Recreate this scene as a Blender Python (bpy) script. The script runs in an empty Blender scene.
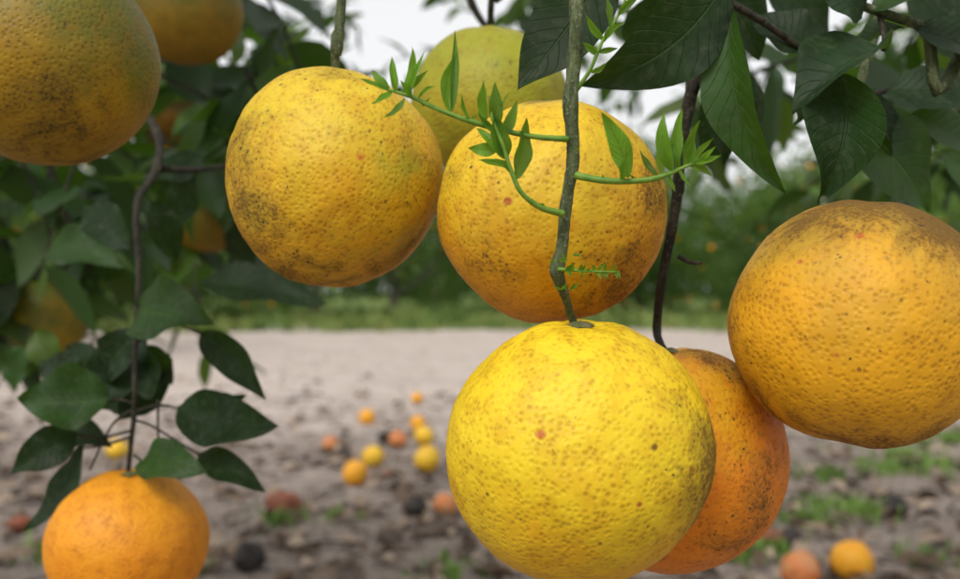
import bpy, bmesh, math, random
import numpy as np
from mathutils import Vector, Matrix, noise, Euler
random.seed(7)
S=bpy.context.scene
CAMZ=0.60
F=933.3
def P(u,v,d):   # bearing from the photographer + distance in metres -> world position
    return Vector(((u-480)/F*d, d, CAMZ-(v-289.5)/F*d))
def G(u,v):     # point on the ground
    d=CAMZ*F/(v-289.5); return Vector(((u-480)/F*d,d,0))
# ---------------- node helpers
class N:
    def __init__(s,name):
        s.m=bpy.data.materials.new(name); s.m.use_nodes=True
        s.t=s.m.node_tree; s.t.nodes.clear()
        s.out=s.t.nodes.new('ShaderNodeOutputMaterial')
    def n(s,ty,**k):
        x=s.t.nodes.new(ty)
        for a,b in k.items(): setattr(x,a,b)
        return x
    def set(s,inp,v):
        if isinstance(v,bpy.types.NodeSocket): s.t.links.new(v,inp)
        else:
            if isinstance(v,(tuple,list)) and inp.type=='RGBA' and len(v)==3: v=(*v,1)
            inp.default_value=v
    def math(s,op,a,b=0.0,c=None,clamp=False):
        x=s.n('ShaderNodeMath',operation=op,use_clamp=clamp)
        s.set(x.inputs[0],a); s.set(x.inputs[1],b)
        if c is not None: s.set(x.inputs[2],c)
        return x.outputs[0]
    def vm(s,op,a,b=(0,0,0),out=0):
        x=s.n('ShaderNodeVectorMath',operation=op)
        s.set(x.inputs[0],a); s.set(x.inputs[1],b)
        return x.outputs[out]
    def mix(s,f,a,b):
        x=s.n('ShaderNodeMix',data_type='RGBA')
        s.set(x.inputs[0],f); s.set(x.inputs[6],a); s.set(x.inputs[7],b)
        return x.outputs[2]
    def noise(s,vec,scale,detail=3,rough=.5,dist=0):
        x=s.n('ShaderNodeTexNoise'); s.set(x.inputs['Vector'],vec)
        x.inputs['Scale'].default_value=scale; x.inputs['Detail'].default_value=detail
        x.inputs['Roughness'].default_value=rough; x.inputs['Distortion'].default_value=dist
        return x.outputs[0]
    def voro(s,vec,scale,feature='F1'):
        x=s.n('ShaderNodeTexVoronoi',feature=feature); s.set(x.inputs['Vector'],vec)
        x.inputs['Scale'].default_value=scale
        return x
    def mr(s,v,a,b,c=0.,d=1.,smooth=True):
        x=s.n('ShaderNodeMapRange'); x.interpolation_type='SMOOTHSTEP' if smooth else 'LINEAR'
        s.set(x.inputs[0],v)
        for i,q in zip((1,2,3,4),(a,b,c,d)): s.set(x.inputs[i],q)
        return x.outputs[0]
    def bsdf(s,col,rough=.5,spec=.5,bump=None,dist=.001,strength=1.):
        b=s.n('ShaderNodeBsdfPrincipled'); s.set(b.inputs['Base Color'],col)
        s.set(b.inputs['Roughness'],rough); s.set(b.inputs['Specular IOR Level'],spec)
        if bump is not None:
            k=s.n('ShaderNodeBump'); k.inputs['Distance'].default_value=dist; k.inputs['Strength'].default_value=strength
            s.set(k.inputs['Height'],bump); s.t.links.new(k.outputs[0],b.inputs['Normal'])
        return b
    def done(s,sh):
        s.t.links.new(sh,s.out.inputs[0]); return s.m

def orange_mat(name,cA,cB,gdir,bias=0.,rust=0.,green=0.0,gd=(0,0,1),spots=(),patches=(),pep=1.0,cG=(.17,.20,.015),cR=(.10,.05,.012),cS=(.17,.105,.018)):
    m=N(name); tc=m.n('ShaderNodeTexCoord').outputs['Object']
    seed=random.random()*5
    v=m.vm('ADD',tc,(seed,seed*2,seed*.5))
    nrm=m.vm('NORMALIZE',tc)
    big=m.noise(v,30,3,.6)
    med=m.noise(v,130,4,.7)
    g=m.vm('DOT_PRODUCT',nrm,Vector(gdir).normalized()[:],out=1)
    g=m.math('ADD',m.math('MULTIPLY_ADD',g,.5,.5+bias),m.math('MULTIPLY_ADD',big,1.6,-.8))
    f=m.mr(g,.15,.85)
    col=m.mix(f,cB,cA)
    col=m.mix(m.mr(med,.42,.66,0,.5),col,tuple(x*y for x,y in zip(cB,(.76,.72,.8))))
    if green>0:
        rd=m.vm('DOT_PRODUCT',nrm,Vector(gd).normalized()[:],out=1)
        rg=m.math('ADD',m.math('MULTIPLY',rd,.4),m.math('MULTIPLY_ADD',m.noise(v,24,4,.65),1.8,-.9))
        col=m.mix(m.mr(rg,.45-green,.85-green,0,.9),col,cG)
    fine=m.noise(v,700,3,.8)
    # oil-gland pits
    pv=m.voro(v,540)
    pore=m.mr(pv.outputs[0],.10,.62)
    pcol=m.vm('MULTIPLY',col,(.52,.48,.46))
    pf=m.math('MULTIPLY',m.math('SUBTRACT',1,pore),m.mr(m.math('ADD',med,m.math('MULTIPLY_ADD',fine,.7,-.35)),.35,.70,.05,.72))
    col=m.mix(pf,col,pcol)
    # sooty film and russeting
    mask=m.math('MULTIPLY_ADD',m.noise(m.vm('ADD',v,(3,1,7)),40,5,.75,.9),3.1,-1.6+rust)
    for (q,r,st) in patches:
        dd=m.vm('DISTANCE',tc,tuple(q),out=1)
        mask=m.math('ADD',mask,m.mr(dd,0.,r*1.9,st,0.))
    th=m.math('SUBTRACT',.64,m.math('MULTIPLY',mask,.19))
    fm=m.math('MULTIPLY_ADD',med,.25,m.math('MULTIPLY',fine,.75))
    rs=m.math('MULTIPLY',m.math('SUBTRACT',fm,th),11.,clamp=True)
    soft=m.mr(mask,.05,1.0,0,.74)
    col=m.mix(soft,col,m.vm('MULTIPLY',m.mix(.66,col,cS),(.85,.83,.8)))
    col=m.mix(m.math('MULTIPLY',rs,.68),col,cR)
    for sc_,fr,sz in ((230,.62,.20),(420,.45,.26)):
        pp=m.voro(v,sc_)
        sepr=m.n('ShaderNodeSeparateColor'); m.set(sepr.inputs[0],pp.outputs['Color'])
        rad=m.mr(sepr.outputs[0],fr,1.,.0,sz*pep,False)
        wob=m.math('MULTIPLY_ADD',fine,.5,-.25)
        sp=m.mr(m.math('SUBTRACT',m.math('ADD',pp.outputs[0],wob),rad),-.07,.02,1.,0.)
        sp=m.math('MULTIPLY',sp,m.mr(m.math('MULTIPLY_ADD',mask,.22,big),.38,.64,.05,.88))
        col=m.mix(sp,col,(.05,.03,.012))
    for (q,r,c) in spots:
        dd=m.vm('DISTANCE',tc,tuple(q),out=1)
        dd=m.math('ADD',dd,m.math('MULTIPLY_ADD',med,r*2.2,-r*1.1))
        col=m.mix(m.mr(dd,r*.4,r*1.2,.9,0.),col,c)
    h=m.math('ADD',m.math('MULTIPLY',pore,.9),m.math('MULTIPLY',med,.7))
    rough=m.math('ADD',.50,m.math('MULTIPLY',m.math('ADD',rs,soft),.25))
    b=m.bsdf(col,rough,.25,h,.00030,.7)
    return m.done(b.outputs[0])

def bark_mat(name,cA,cB,cC=(.30,.29,.22),scale=1.):
    m=N(name); tc=m.n('ShaderNodeTexCoord').outputs['Object']
    st=m.vm('MULTIPLY',tc,(1,1,.18))
    a=m.noise(st,520*scale,4,.7); b_=m.noise(tc,110*scale,4,.65); c=m.noise(tc,800*scale,3)
    col=m.mix(m.mr(m.math('ADD',m.math('MULTIPLY',a,.6),m.math('MULTIPLY',b_,.4)),.40,.60),cA,cB)
    col=m.mix(m.mr(c,.56,.66,0,.6),col,cC)
    col=m.mix(m.mr(b_,.58,.70,0,.7),col,tuple(x*.4 for x in cA))
    h=m.math('ADD',a,m.math('MULTIPLY',c,.6))
    b=m.bsdf(col,.8,.2,h,.0007/scale,1.)
    return m.done(b.outputs[0])

def leaf_mat(name,top,under,vein,rough=.45,trans=.25,spotty=.3,tcol=None,spec=.3,dust=.25):
    m=N(name)
    uv=m.n('ShaderNodeUVMap'); uv.uv_map='UVMap'
    sx=m.n('ShaderNodeSeparateXYZ'); m.set(sx.inputs[0],uv.outputs[0])
    t=sx.outputs[0]; s=m.math('ABSOLUTE',m.math('MULTIPLY_ADD',sx.outputs[1],2.,-1.))
    at=m.n('ShaderNodeAttribute'); at.attribute_name='rnd'; r=at.outputs['Fac']
    tc=m.n('ShaderNodeTexCoord').outputs['Object']
    big=m.noise(tc,60,3); nz=m.noise(tc,260,3,.6)
    mid=m.mr(s,.012,.05,1.,0.)
    ph=m.math('SUBTRACT',m.math('MULTIPLY',t,10.),m.math('MULTIPLY',s,2.2))
    ph=m.math('ADD',ph,m.math('MULTIPLY',big,1.2))
    fr=m.math('ABSOLUTE',m.math('SUBTRACT',m.math('FRACT',ph),.5))
    side=m.mr(fr,.0,.07,.45,0.)
    ve=m.math('MAXIMUM',mid,side)
    bright=m.math('MULTIPLY_ADD',r,.9,.55)
    ct=m.mix(m.mr(big,.3,.7),top,tuple(x*.55 for x in top))
    sc=m.n('ShaderNodeVectorMath',operation='SCALE'); m.set(sc.inputs[0],ct); m.set(sc.inputs[3],bright); ct=sc.outputs[0]
    ct=m.mix(m.mr(r,.88,1.,0,.45),ct,(.15,.17,.02))
    ct=m.mix(m.math('MULTIPLY',ve,.45),ct,vein)
    ct=m.mix(m.mr(nz,.45,.75,0,dust),ct,(.10,.11,.07))
    ct=m.mix(m.mr(nz,.68,.75,0,spotty),ct,(.07,.05,.02))
    cu=m.mix(m.math('MULTIPLY',ve,.5),under,tuple(x*1.4 for x in under))
    geo=m.n('ShaderNodeNewGeometry')
    col=m.mix(geo.outputs['Backfacing'],ct,cu)
    hh=m.math('ADD',m.math('MULTIPLY',ve,-1.2),m.math('MULTIPLY',nz,.6))
    b=m.bsdf(col,m.math('ADD',rough-.12,m.math('MULTIPLY',nz,.35)),spec,hh,.0005,.9)
    tr=m.n('ShaderNodeBsdfTranslucent'); m.set(tr.inputs[0],tcol or (.13,.28,.015))
    mx=m.n('ShaderNodeMixShader'); mx.inputs[0].default_value=trans
    m.t.links.new(b.outputs[0],mx.inputs[1]); m.t.links.new(tr.outputs[0],mx.inputs[2])
    return m.done(mx.outputs[0])
def leaf_simple(name,top,tcol,trans=.3):
    m=N(name)
    at=m.n('ShaderNodeAttribute'); at.attribute_name='rnd'; r=at.outputs['Fac']
    sc=m.n('ShaderNodeVectorMath',operation='SCALE'); m.set(sc.inputs[0],top); m.set(sc.inputs[3],m.math('MULTIPLY_ADD',r,1.3,.35))
    ct=m.mix(m.mr(r,.85,1.,0,.4),sc.outputs[0],(.16,.17,.03))
    b=m.bsdf(ct,.45,.35)
    tr=m.n('ShaderNodeBsdfTranslucent'); m.set(tr.inputs[0],tcol)
    mx=m.n('ShaderNodeMixShader'); mx.inputs[0].default_value=trans
    m.t.links.new(b.outputs[0],mx.inputs[1]); m.t.links.new(tr.outputs[0],mx.inputs[2])
    return m.done(mx.outputs[0])

def simple_mat(name,c1,c2,scale,rough=.7,spec=.3,bd=.002):
    m=N(name); tc=m.n('ShaderNodeTexCoord').outputs['Object']
    a=m.noise(tc,scale,4,.6)
    b=m.bsdf(m.mix(m.mr(a,.35,.65),c1,c2),rough,spec,a,bd,1.)
    return m.done(b.outputs[0])

# ---------------- object helpers
def link(o,parent=None):
    S.collection.objects.link(o)
    if parent: o.parent=parent
    return o
def empty(name,loc=(0,0,0)):
    o=bpy.data.objects.new(name,None); o.location=loc; o.empty_display_size=.1; return link(o)

class Tubes:
    def __init__(s): s.v=[];s.f=[]
    def add(s,pts,rad,seg=10,sub=6,wob=.0,node=0.):
        pts=[Vector(p) for p in pts]; n=len(pts)
        if not hasattr(rad,'__len__'): rad=[rad]*n
        if len(rad)!=n:
            rad=[rad[0]+(rad[-1]-rad[0])*i/(n-1) for i in range(n)]
        P_=[];R=[]
        for i in range(n-1):
            p0=pts[max(i-1,0)];p1=pts[i];p2=pts[i+1];p3=pts[min(i+2,n-1)]
            for k in range(sub):
                t=k/sub
                P_.append(.5*((2*p1)+(p2-p0)*t+(2*p0-5*p1+4*p2-p3)*t*t+(3*p1-p0-3*p2+p3)*t**3))
                R.append((rad[i]*(1-t)+rad[i+1]*t)*(1+node*(abs(1-2*t)**3)))
        P_.append(pts[-1]);R.append(rad[-1])
        up=Vector((.3,.9,.1)); b0=len(s.v)
        for i,p in enumerate(P_):
            d=(P_[min(i+1,len(P_)-1)]-P_[max(i-1,0)]).normalized()
            a=d.cross(up)
            if a.length<.05: a=d.cross(Vector((1,0,0)))
            a.normalize(); b=d.cross(a)
            for k in range(seg):
                an=2*math.pi*k/seg
                r=R[i]
                if wob: r*=1+wob*(noise.noise(p*110+Vector((math.cos(an),math.sin(an),0))*1.2)+.6*noise.noise(p*350+Vector((math.cos(an),math.sin(an),0))*2))
                s.v.append(p+a*math.cos(an)*r+b*math.sin(an)*r)
        m_=len(P_)
        for i in range(m_-1):
            for k in range(seg):
                k2=(k+1)%seg
                s.f.append((b0+i*seg+k,b0+i*seg+k2,b0+(i+1)*seg+k2,b0+(i+1)*seg+k))
        s.f.append(tuple(b0+k for k in range(seg))[::-1]); s.f.append(tuple(b0+(m_-1)*seg+k for k in range(seg)))
    def build(s,name,mat,parent=None):
        me=bpy.data.meshes.new(name); me.from_pydata([tuple(x) for x in s.v],[],s.f)
        me.materials.append(mat); me.shade_smooth()
        return link(bpy.data.objects.new(name,me),parent)

class Leaves:
    def __init__(s): s.v=[];s.f=[];s.uv=[];s.r=[]
    def add(s,base,tip,width,nrm,fold=.25,curl=.12,wave=.04,nt=12,ns=3,twist=0.,r=None,side=0.):
        base=Vector(base);tip=Vector(tip); ax=tip-base; L=ax.length; ax.normalize()
        nrm=Vector(nrm); nrm=(nrm-ax*nrm.dot(ax))
        if nrm.length<1e-4: nrm=ax.orthogonal()
        nrm.normalize(); w=ax.cross(nrm); 
        if r is None: r=random.random()
        ph=random.random()*6; b0=len(s.v); C=2*ns+1
        for i in range(nt+1):
            t=i/nt
            prof=math.sin(math.pi*min(1,t**.82))**.85 if 0<t<1 else 0.0
            prof=prof*(1-.35*t**4)+.012
            hw=width*.5*prof
            a=twist*(t-.3); ww=w*math.cos(a)+nrm*math.sin(a); nn=nrm*math.cos(a)-w*math.sin(a)
            c=base+ax*(L*t)+nrm*(curl*L*(4*t*(1-t)))+w*(side*L*4*t*(1-t))
            for j in range(-ns,ns+1):
                q=j/ns
                z=fold*hw*abs(q)**1.3+ wave*width*q*q*math.sin(t*13+ph+(1.5 if j>0 else 0))
                s.v.append(tuple(c+ww*(hw*q)+nn*z)); s.r.append(r)
        for i in range(nt):
            for j in range(C-1):
                a=b0+i*C+j
                s.f.append((a,a+1,a+C+1,a+C))
                for (ii,jj) in ((i,j),(i,j+1),(i+1,j+1),(i+1,j)): s.uv.append((ii/nt,jj/(C-1)))
    def build(s,name,mat,parent=None):
        me=bpy.data.meshes.new(name); me.from_pydata(s.v,[],s.f)
        u=me.uv_layers.new(name='UVMap'); u.data.foreach_set('uv',np.array(s.uv,dtype=np.float32).ravel())
        a=me.attributes.new('rnd','FLOAT','POINT'); a.data.foreach_set('value',np.array(s.r,dtype=np.float32))
        me.materials.append(mat); me.shade_smooth()
        return link(bpy.data.objects.new(name,me),parent)

calyx_mat=simple_mat('calyx_green',(.08,.10,.03),(.14,.12,.06),300,.8,.2,.0006)
def orange(name,center,R,mat,sub=6,tilt=(0,0,0),squash=.97,lump=.02,neck=0.,cal=True,furrow=.5):
    bm=bmesh.new(); bmesh.ops.create_icosphere(bm,subdivisions=sub,radius=1.)
    sd=Vector((random.random()*50,random.random()*50,0))
    for v in bm.verts:
        p=v.co.normalized(); th=math.acos(max(-1,min(1,p.z))); ph=math.atan2(p.y,p.x)
        r=1+lump*noise.noise(p*1.3+sd)*1.6+lump*.35*noise.noise(p*4+sd)+lump*.12*noise.noise(p*11+sd)
        r-=.055*math.exp(-(th/.20)**2)
        r+=neck*math.exp(-(th/.45)**2)
        r+=furrow*.016*math.exp(-((th-.28)/.2)**2)*math.sin(ph*7+2*noise.noise(p*2+sd))
        r-=.03*math.exp(-((math.pi-th)/.16)**2)
        v.co=p*r; v.co.z*=squash; v.co*=R
    for f in bm.faces: f.smooth=True
    if cal:
        zt=R*squash*(1-.055+neck)
        top=bm.verts.new((0,0,zt+R*.035)); ring=[];ring2=[]
        for k in range(30):
            an=2*math.pi*k/30; rr=R*(.07+.045*abs(math.cos(an*2.5))**1.5+random.uniform(-.006,.006))
            ring.append(bm.verts.new((math.cos(an)*rr,math.sin(an)*rr,zt+R*.020)))
            ring2.append(bm.verts.new((math.cos(an)*rr*.5,math.sin(an)*rr*.5,zt+R*.045)))
        for k in range(30):
            a=bm.faces.new((ring2[k],ring[k],ring[(k+1)%30],ring2[(k+1)%30])); a.material_index=1;a.smooth=True
            a=bm.faces.new((top,ring2[k],ring2[(k+1)%30])); a.material_index=1
    me=bpy.data.meshes.new(name); bm.to_mesh(me); bm.free()
    me.materials.append(mat); me.materials.append(calyx_mat)
    o=bpy.data.objects.new(name,me); o.location=center; o.rotation_euler=[math.radians(a) for a in tilt]
    return link(o)
def loc_on(c,R,u,v,tilt=(0,0,0)):
    "object-space point on the fruit's surface along a bearing"
    o=Vector((0,0,CAMZ)); d=(P(u,v,1)-o).normalized(); oc=o-c
    b=oc.dot(d); disc=b*b-(oc.length_squared-R*R)
    q=o+d*(-b-math.sqrt(max(disc,0)))-c
    q=q.normalized()*R
    return Euler([math.radians(a) for a in tilt]).to_matrix().inverted()@q

# ================= MATERIALS
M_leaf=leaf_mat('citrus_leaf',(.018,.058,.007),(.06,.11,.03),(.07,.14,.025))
M_leafdk=leaf_mat('citrus_leaf_shade_painted',(.009,.029,.006),(.032,.055,.018),(.03,.065,.015),trans=.12,rough=.5,spec=.2)  # darker copy of M_leaf; shade is painted into its leaf colours
M_young=leaf_mat('young_leaf',(.11,.26,.016),(.14,.28,.03),(.19,.36,.05),trans=.35,spotty=.05,tcol=(.28,.52,.02),dust=0)
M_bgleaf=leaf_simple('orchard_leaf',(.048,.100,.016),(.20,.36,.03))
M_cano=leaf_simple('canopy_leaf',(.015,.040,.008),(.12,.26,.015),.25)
M_shoot=simple_mat('green_shoot',(.08,.18,.015),(.15,.26,.03),200,.55,.3,.0002)
M_twig=bark_mat('green_twig_bark',(.040,.052,.020),(.09,.11,.045),(.18,.18,.125))
M_bark=bark_mat('brown_bark',(.016,.014,.010),(.042,.037,.024),(.08,.075,.055),.7)
M_trunk=bark_mat('trunk_bark',(.06,.05,.04),(.16,.14,.11),(.24,.24,.2),.12)

# ================= HANGING ORANGES
def fruit(u,v,diam,R,**k):
    d=math.sqrt((F*R/(diam/2))**2+R*R); c=P(u,v,d)
    tilt=k.pop('tilt',(0,0,0)); mk=k.pop('mk'); geo=k
    sp=[(loc_on(c,R,a,b,tilt),r,col) for a,b,r,col in mk.pop('spots',[])]
    pa=[(loc_on(c,R,a,b,tilt),r,st) for a,b,r,st in mk.pop('patches',[])]
    mat=orange_mat('orange_peel',spots=sp,patches=pa,**mk)
    return orange('orange',c,R,mat,tilt=tilt,**geo),c,d
red=(.40,.09,.02); br=(.13,.05,.012)
f_front,c1,d1=fruit(579,449,266,.0425,squash=.99,tilt=(8,-3,20),lump=.03,mk=dict(cA=(.70,.495,.016),cB=(.70,.375,.010),gdir=(-.3,-.3,1),bias=.06,rust=-.38,green=.0,
  spots=[(541,434,.0017,red),(655,447,.0012,br),(690,470,.0018,br),(640,505,.0011,red),(488,494,.0009,br),(700,432,.0015,br),(520,520,.0008,br),(552,470,.0007,br),(600,545,.0009,br)],
  patches=[(709,462,.018,1.5),(600,490,.016,.3),(474,500,.016,.6),(545,562,.016,.45),(696,532,.015,.9),(640,380,.012,.25)],pep=.75))
f_mid,c2,d2=fruit(552,213,230,.0425,squash=.96,tilt=(-5,5,70),lump=.03,mk=dict(cA=(.65,.43,.018),cB=(.63,.29,.010),gdir=(-.5,-.2,1),bias=-.02,rust=-.12,
  spots=[(508,201,.0016,red),(498,182,.0007,br),(630,250,.0009,br)],patches=[(455,165,.014,.6),(645,240,.022,.75),(600,305,.018,.7),(490,285,.016,.6),(658,180,.014,.6)]))
f_left,c3,d3=fruit(336,178,214,.0425,squash=1.03,tilt=(6,4,140),lump=.035,mk=dict(cA=(.60,.42,.022),cB=(.64,.33,.012),gdir=(0,.2,1),bias=.08,rust=-.10,pep=1.1,green=.12,gd=(-.5,0,-.3),cG=(.30,.28,.022),
  spots=[(360,157,.0019,red),(343,174,.0009,red),(355,211,.0008,red),(325,230,.0008,br)],patches=[(243,200,.02,.9),(290,270,.02,.85),(400,258,.022,.6),(330,70,.014,.6),(243,140,.014,.6),(432,170,.014,.5)]))
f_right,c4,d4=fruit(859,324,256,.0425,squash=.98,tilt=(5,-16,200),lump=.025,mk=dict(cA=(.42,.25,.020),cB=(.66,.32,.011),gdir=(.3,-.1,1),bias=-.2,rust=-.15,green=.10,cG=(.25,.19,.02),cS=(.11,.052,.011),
  spots=[(860,236,.0017,red),(837,355,.0009,red),(800,262,.0010,red),(900,300,.0008,br)],patches=[(885,195,.024,1.5),(960,235,.024,1.2),(745,290,.018,.6),(765,410,.022,.85),(880,455,.024,.85),(815,218,.014,.8)]))
f_back,c5,d5=fruit(672,457,224,.0425,squash=1.0,tilt=(3,-6,30),lump=.03,mk=dict(cA=(.64,.33,.013),cB=(.70,.21,.008),gdir=(-.7,0,.9),bias=-.2,rust=-.1,pep=1.2,
  patches=[(748,370,.018,1.1),(700,356,.014,1.0),(772,480,.018,.7),(725,548,.016,.8)]))
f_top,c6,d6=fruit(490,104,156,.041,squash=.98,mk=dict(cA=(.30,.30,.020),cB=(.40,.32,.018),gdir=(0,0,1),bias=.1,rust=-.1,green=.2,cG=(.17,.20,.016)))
f_tl,c7,d7=fruit(48,62,212,.043,squash=.98,tilt=(0,6,0),mk=dict(cA=(.12,.115,.009),cB=(.32,.185,.009),gdir=(.1,.1,1),bias=.05,rust=-.15,green=.16,gd=(0,0,.5),cG=(.055,.078,.006),cR=(.035,.028,.010),cS=(.07,.05,.01),patches=[(30,120,.02,.6),(100,130,.02,.5),(60,60,.02,.3)]))  # olive peel, its colours darkened to paint in shadow on this fruit
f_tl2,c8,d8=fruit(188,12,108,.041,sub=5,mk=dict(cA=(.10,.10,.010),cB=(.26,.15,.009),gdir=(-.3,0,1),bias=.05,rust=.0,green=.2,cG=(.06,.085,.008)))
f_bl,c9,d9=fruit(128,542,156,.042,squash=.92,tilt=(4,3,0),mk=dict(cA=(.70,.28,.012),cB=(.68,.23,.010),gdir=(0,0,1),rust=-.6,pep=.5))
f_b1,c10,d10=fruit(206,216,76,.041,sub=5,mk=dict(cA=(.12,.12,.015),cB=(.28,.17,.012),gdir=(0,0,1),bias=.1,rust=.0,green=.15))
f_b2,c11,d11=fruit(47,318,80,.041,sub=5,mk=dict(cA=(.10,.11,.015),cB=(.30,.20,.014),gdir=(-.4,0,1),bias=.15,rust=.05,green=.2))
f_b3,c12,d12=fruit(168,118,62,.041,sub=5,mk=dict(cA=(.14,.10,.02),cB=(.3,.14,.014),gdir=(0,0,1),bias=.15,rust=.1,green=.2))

# ================= THE ORANGE TREE (foreground)
tree=empty('orange_tree',(-1.35,1.0,0))
def unparent_fix(o): o.matrix_parent_inverse=Matrix.Translation(-tree.location)
trunk=Tubes(); tw=Tubes(); dk=Tubes(); sh=Tubes()
trunk.add([(-1.35,1.0,-.05),(-1.33,1.0,.25),(-1.28,.98,.6),(-1.22,.95,.95)],[.11,.085,.075,.065],16,8)
limbs=[[(-1.22,.95,.9),(-.9,.75,1.15),(-.45,.52,1.12),(0,.42,1.0),(.4,.45,.92)],
       [(-1.22,.95,.9),(-.9,1.2,1.3),(-.3,1.35,1.5),(.4,1.3,1.45),(1.1,1.2,1.25)],
       [(-1.25,.96,.8),(-1.0,1.3,1.2),(-.7,1.8,1.6),(-.1,2.2,1.75)],
       [(-1.25,.96,.8),(-1.7,.9,1.2),(-2.1,.8,1.5)],[(-1.25,.96,.8),(-1.2,.6,1.2),(-1.1,.2,1.5)],
       [(-1.26,.97,.7),(-.9,.95,.85),(-.5,.95,.88),(-.33,.9,.80)]]
for L in limbs: trunk.add(L,[.045,.03,.02,.013,.009][:len(L)],12,8)
pp=lambda *a:[P(*q) for q in a]
tw.add([(.03,.42,1.0),(.035,.33,.80)]+pp((577,-10,.292),(574,60,.288),(571,105,.286),(573,160,.287),(566,203,.288),(562,245,.288),(557,270,.288),(564,293,.292),(570,313,.300))+[c1+Vector((-.001,0,.0395))],
       [.005,.0034,.0022,.0021,.0023,.0019,.0018,.0017,.0023,.0014,.0013,.0012],16,14,.22,.10)
dk.add([(.12,.43,.97),(.1,.37,.80)]+pp((716,-5,.365),(706,45,.366),(692,88,.368),(681,150,.37),(678,190,.372),(671,232,.375),(661,285,.38),(657,330,.385))+[c5+Vector((-.003,0,.040))],
       [.005,.004,.0030,.0027,.0026,.0022,.0022,.0020,.0018,.0016,.0016],12,12,.25,.1)
tw.add([(-.05,.43,1.0)]+pp((342,-10,.372),(336,35,.372))+[c3+Vector((0,0,.041))],[.004,.0021,.0018,.0018],10,10,.15)
dk.add([(.0,.5,.98)]+pp((500,-40,.48),(492,-5,.482))+[c6+Vector((0,0,.038))],[.004,.002,.0018,.0018],10)
tw.add([(.25,.44,.95)]+pp((850,120,.40),(826,180,.385))+[c4+Vector((-.0117,0,.0385))],[.005,.0018,.0014,.0015],10,8)
dk.add([(-.25,.5,1.02)]+pp((50,-60,.39))+[c7+Vector((0,0,.04))],[.005,.002,.002])
dk.add([(-.3,.6,1.0)]+pp((188,-50,.7))+[c8+Vector((0,0,.038))],[.005,.002,.002])
dk.add([(-.35,.75,1.05)]+pp((80,20,.62),(132,95,.58),(158,135,.56),(155,172,.54),(137,205,.525),(139,280,.51),(135,350,.505),(134,410,.50))+[c9+Vector((0,0,.037))],
       [.006,.0030,.0026,.0026,.0024,.0020,.0017,.0014,.0013,.0013],12,10,.25,.1)
dk.add(pp((157,168,.54),(190,170,.57),(225,166,.62),(260,160,.7)),[.0026,.002,.0015,.001])
dk.add(pp((463,-20,.6),(475,10,.6),(487,28,.6)),[.003,.0025,.002])
dk.add(pp((225,160,.86),(215,175,.87))+[c10+Vector((0,0,.038))],[.003,.002,.002])
dk.add([(-.5,.95,.88)]+pp((70,230,.95))+[c11+Vector((0,0,.038))],[.006,.003,.002])
dk.add(pp((678,256,.375),(690,262,.374),(702,263,.372)),[.0010,.0009,.0007])
tw.add([(.3,.44,.94)]+pp((960,55,.37),(925,28,.365),(880,12,.36),(822,-8,.36)),[.004,.0026,.0022,.0018,.0016],10)
dk.add(pp((716,-5,.366),(760,20,.372),(800,48,.376),(812,60,.378)),[.0016,.0015,.0013,.001])
dk.add(pp((960,75,.42),(930,90,.42),(880,92,.42),(845,118,.4)),[.002,.0016,.0013,.001])
dk.add(pp((880,15,.36),(884,35,.355),(884,50,.352)),[.0012,.001,.001]); dk.add(pp((812,60,.378),(830,66,.36),(836,72,.352)),[.0012,.001,.001])

fg=Leaves(); fgd=Leaves(); yg=Leaves()
def L(batch,b,t,w,n=(0,-1,.3),**k):
    batch.add(P(*b),P(*t),w,n,nt=18,ns=5,**k)
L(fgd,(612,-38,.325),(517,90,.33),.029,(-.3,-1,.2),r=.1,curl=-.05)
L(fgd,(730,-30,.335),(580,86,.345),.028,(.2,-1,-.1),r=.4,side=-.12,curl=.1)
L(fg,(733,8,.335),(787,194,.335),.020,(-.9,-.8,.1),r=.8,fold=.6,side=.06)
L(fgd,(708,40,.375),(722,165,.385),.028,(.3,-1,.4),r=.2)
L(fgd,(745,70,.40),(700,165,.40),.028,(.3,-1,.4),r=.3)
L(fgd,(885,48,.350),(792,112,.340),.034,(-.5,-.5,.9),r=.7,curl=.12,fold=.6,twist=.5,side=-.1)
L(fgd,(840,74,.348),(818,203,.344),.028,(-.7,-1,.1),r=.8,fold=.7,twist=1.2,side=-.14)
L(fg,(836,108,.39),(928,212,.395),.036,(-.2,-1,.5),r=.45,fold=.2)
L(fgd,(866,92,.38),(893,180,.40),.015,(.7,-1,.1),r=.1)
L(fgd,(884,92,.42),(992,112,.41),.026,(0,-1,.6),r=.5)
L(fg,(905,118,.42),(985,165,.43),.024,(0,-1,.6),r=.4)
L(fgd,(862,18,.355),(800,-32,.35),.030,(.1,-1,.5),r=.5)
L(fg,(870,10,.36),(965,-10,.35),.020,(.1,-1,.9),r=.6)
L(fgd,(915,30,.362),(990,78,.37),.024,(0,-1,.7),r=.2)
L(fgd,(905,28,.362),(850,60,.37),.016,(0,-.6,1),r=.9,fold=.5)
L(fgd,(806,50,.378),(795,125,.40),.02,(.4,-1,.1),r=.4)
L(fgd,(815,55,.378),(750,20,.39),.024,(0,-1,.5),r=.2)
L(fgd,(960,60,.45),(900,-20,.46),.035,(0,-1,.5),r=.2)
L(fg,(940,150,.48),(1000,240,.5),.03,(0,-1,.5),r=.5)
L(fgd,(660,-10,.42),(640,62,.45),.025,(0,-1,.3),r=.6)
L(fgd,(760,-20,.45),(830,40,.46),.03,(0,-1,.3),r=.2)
L(fgd,(700,-30,.40),(760,60,.41),.03,(0,-1,.3),r=.1)
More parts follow.
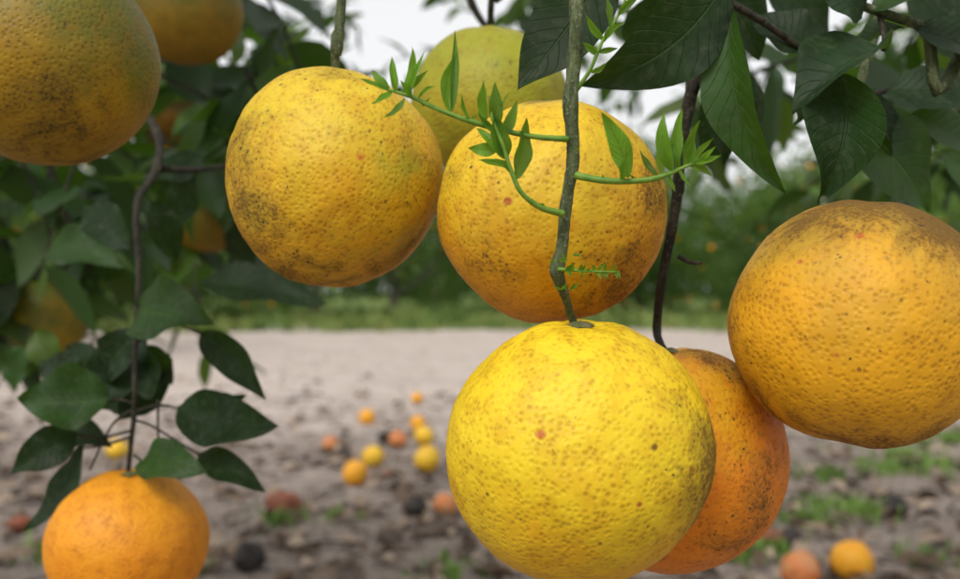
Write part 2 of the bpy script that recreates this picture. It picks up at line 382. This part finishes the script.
for a in [((110,398,.502),(18,400,.49),.036,(.1,-1,.45),.35),((76,432,.50),(10,474,.48),.022,(.2,-1,.2),.1),
          ((84,446,.50),(25,532,.49),.018,(-.6,-1,.1),.3),((104,402,.51),(146,335,.53),.030,(0,-1,.1),.15),
          ((138,308,.508),(213,322,.48),.036,(0,-1,.35),.38),((200,332,.505),(265,400,.49),.019,(-.5,-.8,.4),.2),
          ((177,406,.50),(279,426,.48),.030,(-.1,-1,.5),.3),((142,460,.50),(208,474,.47),.024,(0,-1,.6),.4),
          ((198,454,.50),(266,492,.49),.017,(0,-1,.6),.25),((136,330,.51),(88,378,.53),.024,(0,-1,.2),.1),
          ((150,400,.51),(142,345,.53),.018,(0,-1,.2),.2),((46,252,.62),(124,268,.60),.030,(0,-1,.4),.4),
          ((198,282,.66),(328,304,.64),.036,(0,-.8,.9),.15),((200,420,.51),(246,396,.53),.016,(0,-1,.3),.3),
          ((130,250,.53),(90,205,.56),.024,(0,-1,.3),.2),((35,330,.7),(65,372,.7),.025,(0,-1,.2),.8),((20,345,.7),(15,392,.7),.022,(0,-1,.2),.6),
          ((205,395,.505),(250,432,.50),.016,(.3,-1,.3),.2),((60,428,.52),(112,446,.51),.018,(0,-.8,.6),.3),
          ((134,365,.53),(98,410,.55),.026,(0,-1,.2),.1),((140,345,.53),(172,385,.55),.024,(0,-1,.2),.1),((80,395,.54),(40,360,.56),.024,(0,-1,.2),.1),
          ((145,180,.56),(205,150,.6),.022,(0,-1,.2),.2),((130,120,.58),(60,150,.6),.026,(.2,-1,.4),.3),((120,95,.6),(70,60,.62),.028,(.2,-1,.4),.3),
          ((190,170,.58),(175,230,.60),.022,(0,-1,.2),.2),((240,165,.66),(300,120,.7),.03,(0,-1,.2),.1),((150,200,.56),(175,262,.58),.02,(.3,-1,.2),.3),
          ((115,385,.55),(70,345,.57),.024,(0,-1,.2),.1),((120,420,.53),(170,352,.55),.022,(0,-1,.2),.05)]:
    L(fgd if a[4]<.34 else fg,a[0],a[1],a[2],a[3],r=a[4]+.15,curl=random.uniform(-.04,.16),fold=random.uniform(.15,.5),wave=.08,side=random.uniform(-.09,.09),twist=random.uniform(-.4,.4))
for q in [((134,404,.50),(122,400,.50),(108,400,.502)),((133,430,.50),(100,438,.50),(76,434,.50)),((133,436,.50),(105,445,.50),(82,448,.50)),
          ((136,310,.508),(142,310,.508)),((137,325,.507),(170,322,.507),(202,335,.505)),((134,412,.50),(160,405,.5),(180,409,.5)),
          ((134,455,.5),(143,462,.5)),((134,420,.5),(150,425,.5),(175,440,.5),(200,455,.5)),((158,400,.5),(158,430,.5),(160,452,.5)),
          ((133,410,.5),(112,425,.505),(90,470,.51))]:
    dk.add(pp(*q),[.0008,.0006],6,4)
sh.add(pp((568,139,.284),(530,136,.281),(480,124,.279),(440,110,.278),(412,97,.278),(383,88,.278)),[.0010,.0008,.0008,.0007,.0006,.0003],8,8,.15)
sh.add(pp((563,214,.284),(540,207,.280),(521,192,.277),(511,170,.276),(503,146,.275),(493,120,.275),(489,98,.275)),[.0011,.0009,.0008,.0007,.0006,.0005,.0003],8,8,.15)
sh.add(pp((576,175,.284),(600,180,.280),(635,181,.279),(660,177,.278),(684,167,.278),(708,156,.278)),[.0012,.0010,.0009,.0008,.0005,.0003],8,8,.15)
sh.add(pp((558,269,.285),(585,271,.282),(616,272,.281)),[.0006,.0004,.0003],6)
sh.add(pp((575,92,.287),(590,70,.284),(603,40,.283),(622,8,.284),(630,-20,.285)),[.0008,.0006,.0005,.0004,.0003],8)
yl=[((404,96),(412,46),11),((396,93),(392,56),9),((390,90),(372,70),9),((388,90),(358,78),6),((392,92),(372,104),8),((405,98),(383,118),7),
 ((400,95),(428,70),8),((412,98),(400,80),7),((408,97),(425,50),6),((418,100),(436,86),5),
 ((450,112),(458,52),16),((452,112),(455,30),9),((470,120),(462,92),5),
 ((486,124),(484,80),12),((497,128),(495,82),14),((500,140),(517,100),12),((498,150),(468,148),14),((505,158),(476,128),12),((506,160),(494,112),20),
 ((515,180),(526,118),20),((512,175),(486,162),9),((508,165),(478,160),8),((503,140),(510,92),7),((500,135),(478,112),8),
 ((628,178),(601,112),22),((622,180),(628,152),10),
 ((658,177),(640,150),7),((662,176),(660,138),9),((672,172),(664,112),15),((676,170),(682,108),14),((684,168),(700,120),10),((690,165),(714,138),8),
 ((694,163),(722,155),7),((690,166),(712,176),8),((680,170),(690,186),7),((668,175),(676,192),6),((700,160),(716,146),6),((680,168),(672,140),8),((688,166),(694,140),8),
 ((604,40),(586,14),8),((604,42),(625,22),8),((598,55),(582,42),7),((610,30),(606,-6),9),((618,15),(640,-4),8),((598,52),(618,48),6),((590,72),(606,62),6)]
for b,t,w in yl:
    d=.278 if b[1]>75 else .283
    dd=random.uniform(-.006,.004)
    L(yg,(b[0],b[1],d),(t[0],t[1],d+dd),w*d/F*1.0,(random.uniform(-.7,.7),-1,random.uniform(-.2,.5)),fold=random.uniform(.2,.7),curl=random.uniform(-.16,.18),wave=.08,side=random.uniform(-.1,.1))
for i in range(22):
    u=564+i*2.5+random.uniform(-2,2); s_=1 if i%2 else -1
    L(yg,(u,270.5,.283),(u+random.uniform(-3,8),270+s_*random.uniform(2,10),.280),.0011,(0,-1,.2),fold=.3)
for i in range(26):
    b=random.choice([(430,106),(470,121),(520,134),(548,137),(540,207),(522,193),(600,180),(640,181),(560,262),(572,255),(566,290),(574,150)])
    b=(b[0]+random.uniform(-6,6),b[1]); 
    L(yg,(b[0],b[1],.281),(b[0]+random.uniform(-9,9),b[1]-random.uniform(-3,10),.279),.0008,(0,-1,.2),fold=.4)

# canopy behind
cl=Leaves(); clb=Leaves()  # clb: same leaves in a lighter colour, sunlight painted in
def spray(c,rad,n,Ls=(.06,.095),bright=.2,droop=.35):
    for k in range(n):
        a=c+Vector([random.gauss(0,rad*.5) for _ in range(3)])
        dr=Vector((random.gauss(0,1),random.gauss(0,.8),random.gauss(-droop,.6))).normalized()
        ln=random.uniform(.10,.2); e=a+dr*ln
        dk.add([a,(a+e)/2+Vector((0,0,.012)),e],[.0022,.0016,.0009],5,3)
        m=random.randint(5,8)
        for i in range(m):
            b=a.lerp(e,(i+.6)/m); an=i*2.4+random.random()
            o=dr.orthogonal().normalized(); o=(Matrix.Rotation(an,3,dr)@o)
            ld=(o*1.0+dr*.6+Vector((0,0,-droop))).normalized(); l=random.uniform(*Ls)
            nn=Vector((random.gauss(0,.5),random.gauss(-.2,.5),1)); 
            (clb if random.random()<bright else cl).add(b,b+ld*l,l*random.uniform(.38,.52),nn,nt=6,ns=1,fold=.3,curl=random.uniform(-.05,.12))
random.seed(21)
def reg(u0,u1,v0,v1,d0,d1,n,rad=.10,k=3,br=.2,**kw):
    for _ in range(n):
        u=random.uniform(u0,u1);v=random.uniform(v0,v1);d=random.uniform(d0,d1)
        spray(P(u,v,d),rad,k,bright=br,**kw)
reg(-140,130,130,270,.85,1.4,14,br=.25)
reg(-140,90,260,330,.9,1.5,5,br=.5)
reg(150,300,40,120,.8,1.1,7)
reg(-80,200,-40,60,1.3,1.9,6)
reg(120,230,120,210,1.1,1.6,5,br=.3)
reg(330,560,-40,20,1.2,2.0,3,.07,2,br=.4)
reg(600,720,-60,30,1.2,2.0,2,br=.5)
reg(760,1080,-60,90,.75,1.4,10,br=.25)
reg(880,1100,120,220,.9,1.6,5,br=.5)
reg(-500,-160,-200,200,.8,1.6,14); reg(1050,1400,-200,150,.8,1.6,12)
reg(-300,1250,-420,-140,1.2,2.2,22)
reg(220,470,20,90,1.5,2.4,7,.12,2,br=.2)
reg(440,760,0,60,2.2,3.2,4,.15,2,br=.4)
reg(690,800,60,180,2.0,3.0,3,.12,2,br=.6)
for _ in range(12):  # unseen leaves over the limb, added for shade and side views
    spray(Vector((random.uniform(-.7,.5),random.uniform(.45,.75),random.uniform(1.0,1.25))),.08,2)

for t_,nm,mt in ((trunk,'trunk',M_trunk),(tw,'hanging_branch',M_twig),(dk,'twigs',M_bark),(sh,'young_shoots',M_shoot)):
    unparent_fix(t_.build(nm,mt,tree))
for l_,nm,mt in ((fg,'leaves',M_leaf),(fgd,'shade_painted_leaves',M_leafdk),(yg,'young_leaves',M_young),(cl,'canopy_leaves',M_cano),(clb,'sun_painted_canopy_leaves',M_bgleaf)):
    unparent_fix(l_.build(nm,mt,tree))

# ================= GROUND
def ground_mat():
    m=N('sandy_soil'); tc=m.n('ShaderNodeTexCoord').outputs['Object']
    sx=m.n('ShaderNodeSeparateXYZ'); m.set(sx.inputs[0],tc); y=sx.outputs[1]
    n1=m.noise(tc,1.1,4,.6); n2=m.noise(tc,7,4,.65); n3=m.noise(tc,60,4,.6)
    col=m.mix(m.mr(n2,.3,.7),(.46,.38,.33),(.58,.50,.45))
    col=m.mix(m.mr(m.noise(tc,2.6,4,.7),.42,.68,0,.45),col,(.36,.285,.24))
    col=m.mix(m.mr(n3,.5,.72,0,.45),col,(.24,.18,.14))
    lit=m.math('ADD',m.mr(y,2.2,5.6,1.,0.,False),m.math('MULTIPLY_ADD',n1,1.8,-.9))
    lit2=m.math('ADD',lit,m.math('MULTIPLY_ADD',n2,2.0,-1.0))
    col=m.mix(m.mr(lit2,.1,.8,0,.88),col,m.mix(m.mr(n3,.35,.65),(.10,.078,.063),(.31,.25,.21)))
    gr=m.math('ADD',m.mr(y,13.,17.5,0.,1.,False),m.math('MULTIPLY_ADD',n1,1.6,-.8))
    col=m.mix(m.mr(gr,.3,.7),col,m.mix(m.mr(n2,.35,.65),(.065,.12,.02),(.15,.18,.05)))
    h=m.math('ADD',m.math('MULTIPLY',n2,1.),m.math('MULTIPLY',n3,.5))
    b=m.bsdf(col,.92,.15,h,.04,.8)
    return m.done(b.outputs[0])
bm=bmesh.new(); 
xs=[-300,-100,-40,-20]+[i*.25-8 for i in range(65)]+[20,40,100,300]; ysl=[-300,-60,-10,-3]+[i*.15-1 for i in range(130)]+[24,34,60,120,400]
gv=[[bm.verts.new((x,y_,(.022*noise.noise(Vector((x*1.7,y_*1.7,0)))+.012*noise.noise(Vector((x*6,y_*6,3))) if abs(x)<9 and -2<y_<20 else 0))) for x in xs] for y_ in ysl]
for j in range(len(ysl)-1):
    for i in range(len(xs)-1): bm.faces.new((gv[j][i],gv[j][i+1],gv[j+1][i+1],gv[j+1][i])).smooth=True
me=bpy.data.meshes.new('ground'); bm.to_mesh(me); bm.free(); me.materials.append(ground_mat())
ground=link(bpy.data.objects.new('ground',me))
def gz(x,y_): return .022*noise.noise(Vector((x*1.7,y_*1.7,0)))+.012*noise.noise(Vector((x*6,y_*6,3)))

random.seed(5)
lit=Leaves()
for i in range(3600):
    y_=1.2+abs(random.gauss(0,1))*2.2; x=random.uniform(-1,1)*(y_*.75+.4)
    a=random.random()*6.28; l=random.uniform(.03,.09); z=gz(x,y_)+.006+random.random()*.006
    lit.add((x,y_,z),(x+math.cos(a)*l,y_+math.sin(a)*l,z+random.uniform(-.003,.02)),l*.45,(random.gauss(0,.4),random.gauss(0,.4),1),nt=5,ns=1,curl=random.uniform(-.1,.25),fold=.4)
mm=N('dry_leaf'); at=mm.n('ShaderNodeAttribute'); at.attribute_name='rnd'
cr=mm.n('ShaderNodeValToRGB'); mm.set(cr.inputs[0],at.outputs['Fac'])
cr.color_ramp.elements[0].color=(.04,.026,.018,1); cr.color_ramp.elements[1].color=(.34,.26,.19,1)
e=cr.color_ramp.elements.new(.5); e.color=(.12,.078,.05,1)
lit.build('leaf_litter',mm.done(mm.bsdf(cr.outputs[0],.75,.2).outputs[0]))
bm=bmesh.new()
for i in range(700):
    y_=random.uniform(1.3,9); x=random.uniform(-1,1)*(y_*.7+.3); r=random.uniform(.004,.016)
    g=bmesh.ops.create_icosphere(bm,subdivisions=2,radius=r)
    sd=Vector((random.random()*99,0,0))
    for v in g['verts']:
        v.co*=1+.5*noise.noise(v.co/r+sd); v.co.z*=.6; v.co+=Vector((x,y_,gz(x,y_)+r*.2))
me=bpy.data.meshes.new('soil_clods'); bm.to_mesh(me); bm.free()
me.materials.append(simple_mat('soil_clod',(.16,.12,.10),(.42,.34,.28),60,.95,.1,.002)); link(bpy.data.objects.new('soil_clods',me))
ft=Tubes()
for i in range(60):
    y_=random.uniform(1.6,6); x=random.uniform(-1,1)*(y_*.6); a=random.random()*3.14; l=random.uniform(.06,.25)
    p0=Vector((x,y_,gz(x,y_)+.008)); d_=Vector((math.cos(a),math.sin(a),0))
    ft.add([p0,p0+d_*l*.5+Vector((random.uniform(-.01,.01),random.uniform(-.01,.01),.012)),p0+d_*l+Vector((0,0,.004))],[.004,.003,.002],6,4)
ft.build('fallen_twigs',M_bark)

def fall_mat(c1,c2,r=.5): return simple_mat('fallen_peel',c1,c2,45,r,.3,.0008)
FO=[fall_mat((.66,.27,.015),(.70,.34,.02)),fall_mat((.52,.15,.04),(.46,.22,.09)),fall_mat((.68,.43,.03),(.66,.36,.02)),
    fall_mat((.24,.065,.03),(.13,.055,.03),.7),fall_mat((.018,.016,.015),(.05,.042,.035),.85)]
falls=[(367,417,17,0),(417,400,13,0),(330,443,17,1),(398,440,19,1),(424,437,21,2),(418,421,16,0),(373,456,23,2),(355,471,27,0),(427,459,28,2),
 (343,453,17,4),(384,438,14,4),(284,497,38,3),(415,505,24,4),(445,503,27,1),(117,447,22,2),(250,557,34,4),(800,570,40,1),(852,559,44,0),
 (768,533,32,3),(895,505,26,4),(791,536,24,4),(388,470,12,3),(600,470,20,3),(230,470,14,3),(20,520,26,3)]
for u,v,dm,k in falls:
    g=G(u,v+dm*.46); R=dm/2/F*g.y*(.97); 
    o=orange('rotten_orange' if k>=3 else 'fallen_orange',g+Vector((0,0,R*(.62 if k==3 else .88)+gz(g.x,g.y))),R,FO[k],sub=4,
           tilt=(random.uniform(40,130),random.uniform(-40,40),random.uniform(0,360)) if k<3 else (0,0,random.uniform(0,360)),squash=.94 if k<3 else (.6 if k==3 else .85),lump=.03 if k<3 else .12,cal=k<3)

class Blades:
    def __init__(s): s.v=[];s.f=[]
    def tuft(s,x,y,z,n,h,sp,w=.004):
        for _ in range(n):
            a=random.random()*6.28; r=abs(random.gauss(0,sp)); bx=x+math.cos(a)*r; by=y+math.sin(a)*r
            hh=h*random.uniform(.5,1.2); an=random.random()*6.28; l=hh*random.uniform(.2,.9); t=random.random()*6.28
            wx,wy=math.cos(t)*w,math.sin(t)*w; dx,dy=math.cos(an)*l,math.sin(an)*l
            b=len(s.v)
            s.v+=[(bx-wx,by-wy,z-.005),(bx+wx,by+wy,z-.005),(bx+dx*.4-wx,by+dy*.4-wy,z+hh*.65),(bx+dx*.4+wx,by+dy*.4+wy,z+hh*.65),(bx+dx,by+dy,z+hh)]
            s.f+=[(b,b+1,b+3,b+2),(b+2,b+3,b+4)]
    def build(s,name,mat):
        me=bpy.data.meshes.new(name); me.from_pydata(s.v,[],s.f); me.materials.append(mat); return link(bpy.data.objects.new(name,me))
gm=simple_mat('grass_blade',(.09,.17,.025),(.16,.26,.05),4,.6,.3,.001)
B=Blades()
for u,v,n,sp in [(800,520,130,.06),(858,512,150,.07),(830,478,100,.07),(885,472,110,.08),(940,468,220,.12),(760,553,150,.05),(735,560,100,.04),(440,576,60,.05),
               (285,525,70,.05),(700,480,25,.06),(215,340,60,.2),(560,470,30,.06),(960,440,180,.15),(905,460,100,.1),(330,520,20,.05),(60,560,60,.05),(180,575,40,.04),(900,440,110,.16),(820,505,80,.1),(930,560,40,.05)]:
    g=G(u,v); B.tuft(g.x,g.y,gz(g.x,g.y),n,.038,sp,.0038)
B.build('weeds',gm)
B=Blades()
for i in range(3200):
    y_=13.0+abs(random.gauss(0,1))*4.5; x=random.uniform(-1,1)*(y_*.75)
    k=.5+noise.noise(Vector((x*.5,y_*.5,0)))
    if k<.25: continue
    B.tuft(x,y_,0,8,random.uniform(.1,.35)*(k+.2),.14,.013)
B.build('grass',simple_mat('tall_grass_blade',(.08,.15,.025),(.22,.26,.07),1.2,.6,.3,.001))

# ================= BACKGROUND ORCHARD
def tree_mesh(seed,H,Wd,nleaf,low=.35):
    rnd=np.random.default_rng(seed); random.seed(seed)
    T=Tubes(); T.add([(0,0,-.1),(.04,.02,.5),(0,.05,1.0),(.05,0,H*.6)],[.13,.10,.08,.04],10,5)
    for k in range(9):
        a=k*2.4; r=Wd*.75; z0=random.uniform(.5,1.3)
        T.add([(0,0,z0),(math.cos(a)*r*.5,math.sin(a)*r*.5,z0+.5),(math.cos(a)*r,math.sin(a)*r,z0+random.uniform(.5,H*.5))],[.06,.035,.012],7,4)
    nc=60; cs=[]
    while len(cs)<nc:
        p=rnd.uniform(-1,1,3)
        q=np.linalg.norm(p)
        if .5<q<1.0: 
            z=low+(H-low)*(p[2]*.5+.5)
            k=1.0 if z>H*.4 else .92
            cs.append((p[0]*Wd*k,p[1]*Wd*k,z))
    cs=np.array(cs); idx=rnd.integers(0,nc,nleaf)
    sg=np.array([.22,.22,.17])*(Wd/1.6)
    c=cs[idx]+rnd.normal(0,1,(nleaf,3))*sg
    c[:,2]=np.maximum(c[:,2],.12)
    d=rnd.normal(0,1,(nleaf,3)); d[:,2]-=.4; d/=np.linalg.norm(d,axis=1)[:,None]
    n=rnd.normal(0,.6,(nleaf,3)); n[:,2]+=1; w=np.cross(d,n); w/=np.linalg.norm(w,axis=1)[:,None]
    up=np.cross(w,d)
    l=rnd.uniform(.08,.15,nleaf)[:,None]; hw=l*.25
    V=np.stack([c,c+d*l*.45-w*hw+up*hw*.3,c+d*l,c+d*l*.45+w*hw+up*hw*.3,],1).reshape(-1,3)
    Fs=[(4*i,4*i+1,4*i+2,4*i+3) for i in range(nleaf)]
    me=bpy.data.meshes.new('crown'); me.from_pydata(V.tolist(),[],Fs)
    a=me.attributes.new('rnd','FLOAT','POINT')
    cr_=rnd.uniform(0,.8,nc)[idx]+rnd.uniform(0,.2,nleaf); a.data.foreach_set('value',np.repeat(cr_,4).astype(np.float32))
    me.materials.append(M_bgleaf)
    tm=bpy.data.meshes.new('trunk'); tm.from_pydata([tuple(v) for v in T.v],[],T.f); tm.materials.append(M_trunk); tm.shade_smooth()
    bm=bmesh.new()
    for k in range(34):
        p=Vector(cs[rnd.integers(0,nc)])+Vector(rnd.normal(0,.25,3)); 
        if p.z<.25: p.z=.3
        g=bmesh.ops.create_icosphere(bm,subdivisions=3,radius=.045)
        for v in g['verts']:
            if v.co.z>.04: v.co.z-=.003
            v.co+=p*1.03
    for f in bm.faces: f.smooth=True
    fm=bpy.data.meshes.new('fruit'); bm.to_mesh(fm); bm.free(); fm.materials.append(FO[0])
    return me,tm,fm
variants=[tree_mesh(1,3.6,1.9,8500,.12),tree_mesh(2,3.1,1.7,7500,.08),tree_mesh(3,4.0,2.1,9500,.2)]
random.seed(11)
def put_tree(x,y_,s,k):
    e=empty('orchard_orange_tree',(x,y_,0)); e.rotation_euler[2]=random.random()*6.28; e.scale=(s,s,s*random.uniform(.9,1.1))
    for me,nm in zip(variants[k],('crown','trunk','fruit')):
        link(bpy.data.objects.new(nm,me),e)
rows=[(17.5,[-9.5,-5.2,-1.2,2.6,5.9,9.8]),(22,[-12,-8,-3.6,.6,4.2,8.6,13]),(28,[-16,-11,-6,-1.8,3,8,13,18])]
i=0
for y_,X in rows:
    for x in X:
        put_tree(x+random.uniform(-.5,.5),y_+random.uniform(-1,1),random.uniform(.85,1.15),i%3); i+=1
put_tree(-5.2,8.2,.95,0); put_tree(5.0,7.6,.9,2); put_tree(7.8,12.,1.1,0); put_tree(-7.8,12.5,1.1,2)
rnd=np.random.default_rng(9); n=26000
x=rnd.uniform(-70,70,n); hh=6+2.0*np.sin(x*.35)+1.2*np.sin(x*1.1+1); z=rnd.uniform(0,1,n)**.8*hh; y2=60+rnd.normal(0,1.5,n)
c=np.stack([x,y2,z],1); d=rnd.normal(0,1,(n,3)); d/=np.linalg.norm(d,axis=1)[:,None]; w=np.cross(d,rnd.normal(0,1,(n,3))); w/=np.linalg.norm(w,axis=1)[:,None]
V=np.stack([c,c+d*.35-w*.2,c+d*.7,c+d*.35+w*.2],1).reshape(-1,3)
me=bpy.data.meshes.new('distant_trees'); me.from_pydata(V.tolist(),[],[(4*i,4*i+1,4*i+2,4*i+3) for i in range(n)])
me.materials.append(simple_mat('distant_foliage',(.05,.09,.025),(.09,.14,.04),.4,.7,.2)); link(bpy.data.objects.new('distant_trees',me))

# ================= LIGHT (bright overcast)
el=math.radians(48)
W=bpy.data.worlds.new('World'); S.world=W; W.use_nodes=True; nt=W.node_tree; nt.nodes.clear()
sky=nt.nodes.new('ShaderNodeTexSky'); sky.sky_type='NISHITA'; sky.sun_disc=False; sky.sun_elevation=el
sky.sun_rotation=math.radians(180+28); sky.air_density=1.; sky.dust_density=6.; sky.ozone_density=1.
hs=nt.nodes.new('ShaderNodeHueSaturation'); hs.inputs['Saturation'].default_value=.15; hs.inputs['Value'].default_value=1.4
cm=nt.nodes.new('ShaderNodeMix'); cm.data_type='RGBA'; cm.inputs[0].default_value=.6; cm.inputs[7].default_value=(8.2,8.25,8.3,1)  # even high cloud
bg=nt.nodes.new('ShaderNodeBackground'); bg.inputs[1].default_value=.14; ow=nt.nodes.new('ShaderNodeOutputWorld')
nt.links.new(sky.outputs[0],hs.inputs['Color']); nt.links.new(hs.outputs[0],cm.inputs[6]); nt.links.new(cm.outputs[2],bg.inputs[0]); nt.links.new(bg.outputs[0],ow.inputs[0])
sl=bpy.data.lights.new('sun','SUN'); sl.energy=1.5; sl.angle=math.radians(18); sl.color=(1,.98,.94)
so=link(bpy.data.objects.new('sun',sl))
a_=math.radians(28)
dirv=Vector((math.sin(a_)*math.cos(el),math.cos(a_)*math.cos(el),-math.sin(el)))
so.rotation_euler=dirv.to_track_quat('-Z','Y').to_euler()
# ================= CAMERA
cd=bpy.data.cameras.new('camera'); cd.lens=35; cd.sensor_width=36; cd.clip_start=.01; cd.clip_end=2000
cd.dof.use_dof=True; cd.dof.focus_distance=.305; cd.dof.aperture_fstop=10
co=link(bpy.data.objects.new('camera',cd)); co.location=(0,0,CAMZ); co.rotation_euler=(math.radians(90),0,0); S.camera=co
S.view_settings.view_transform='Standard'; S.view_settings.look='None'; S.view_settings.exposure=0
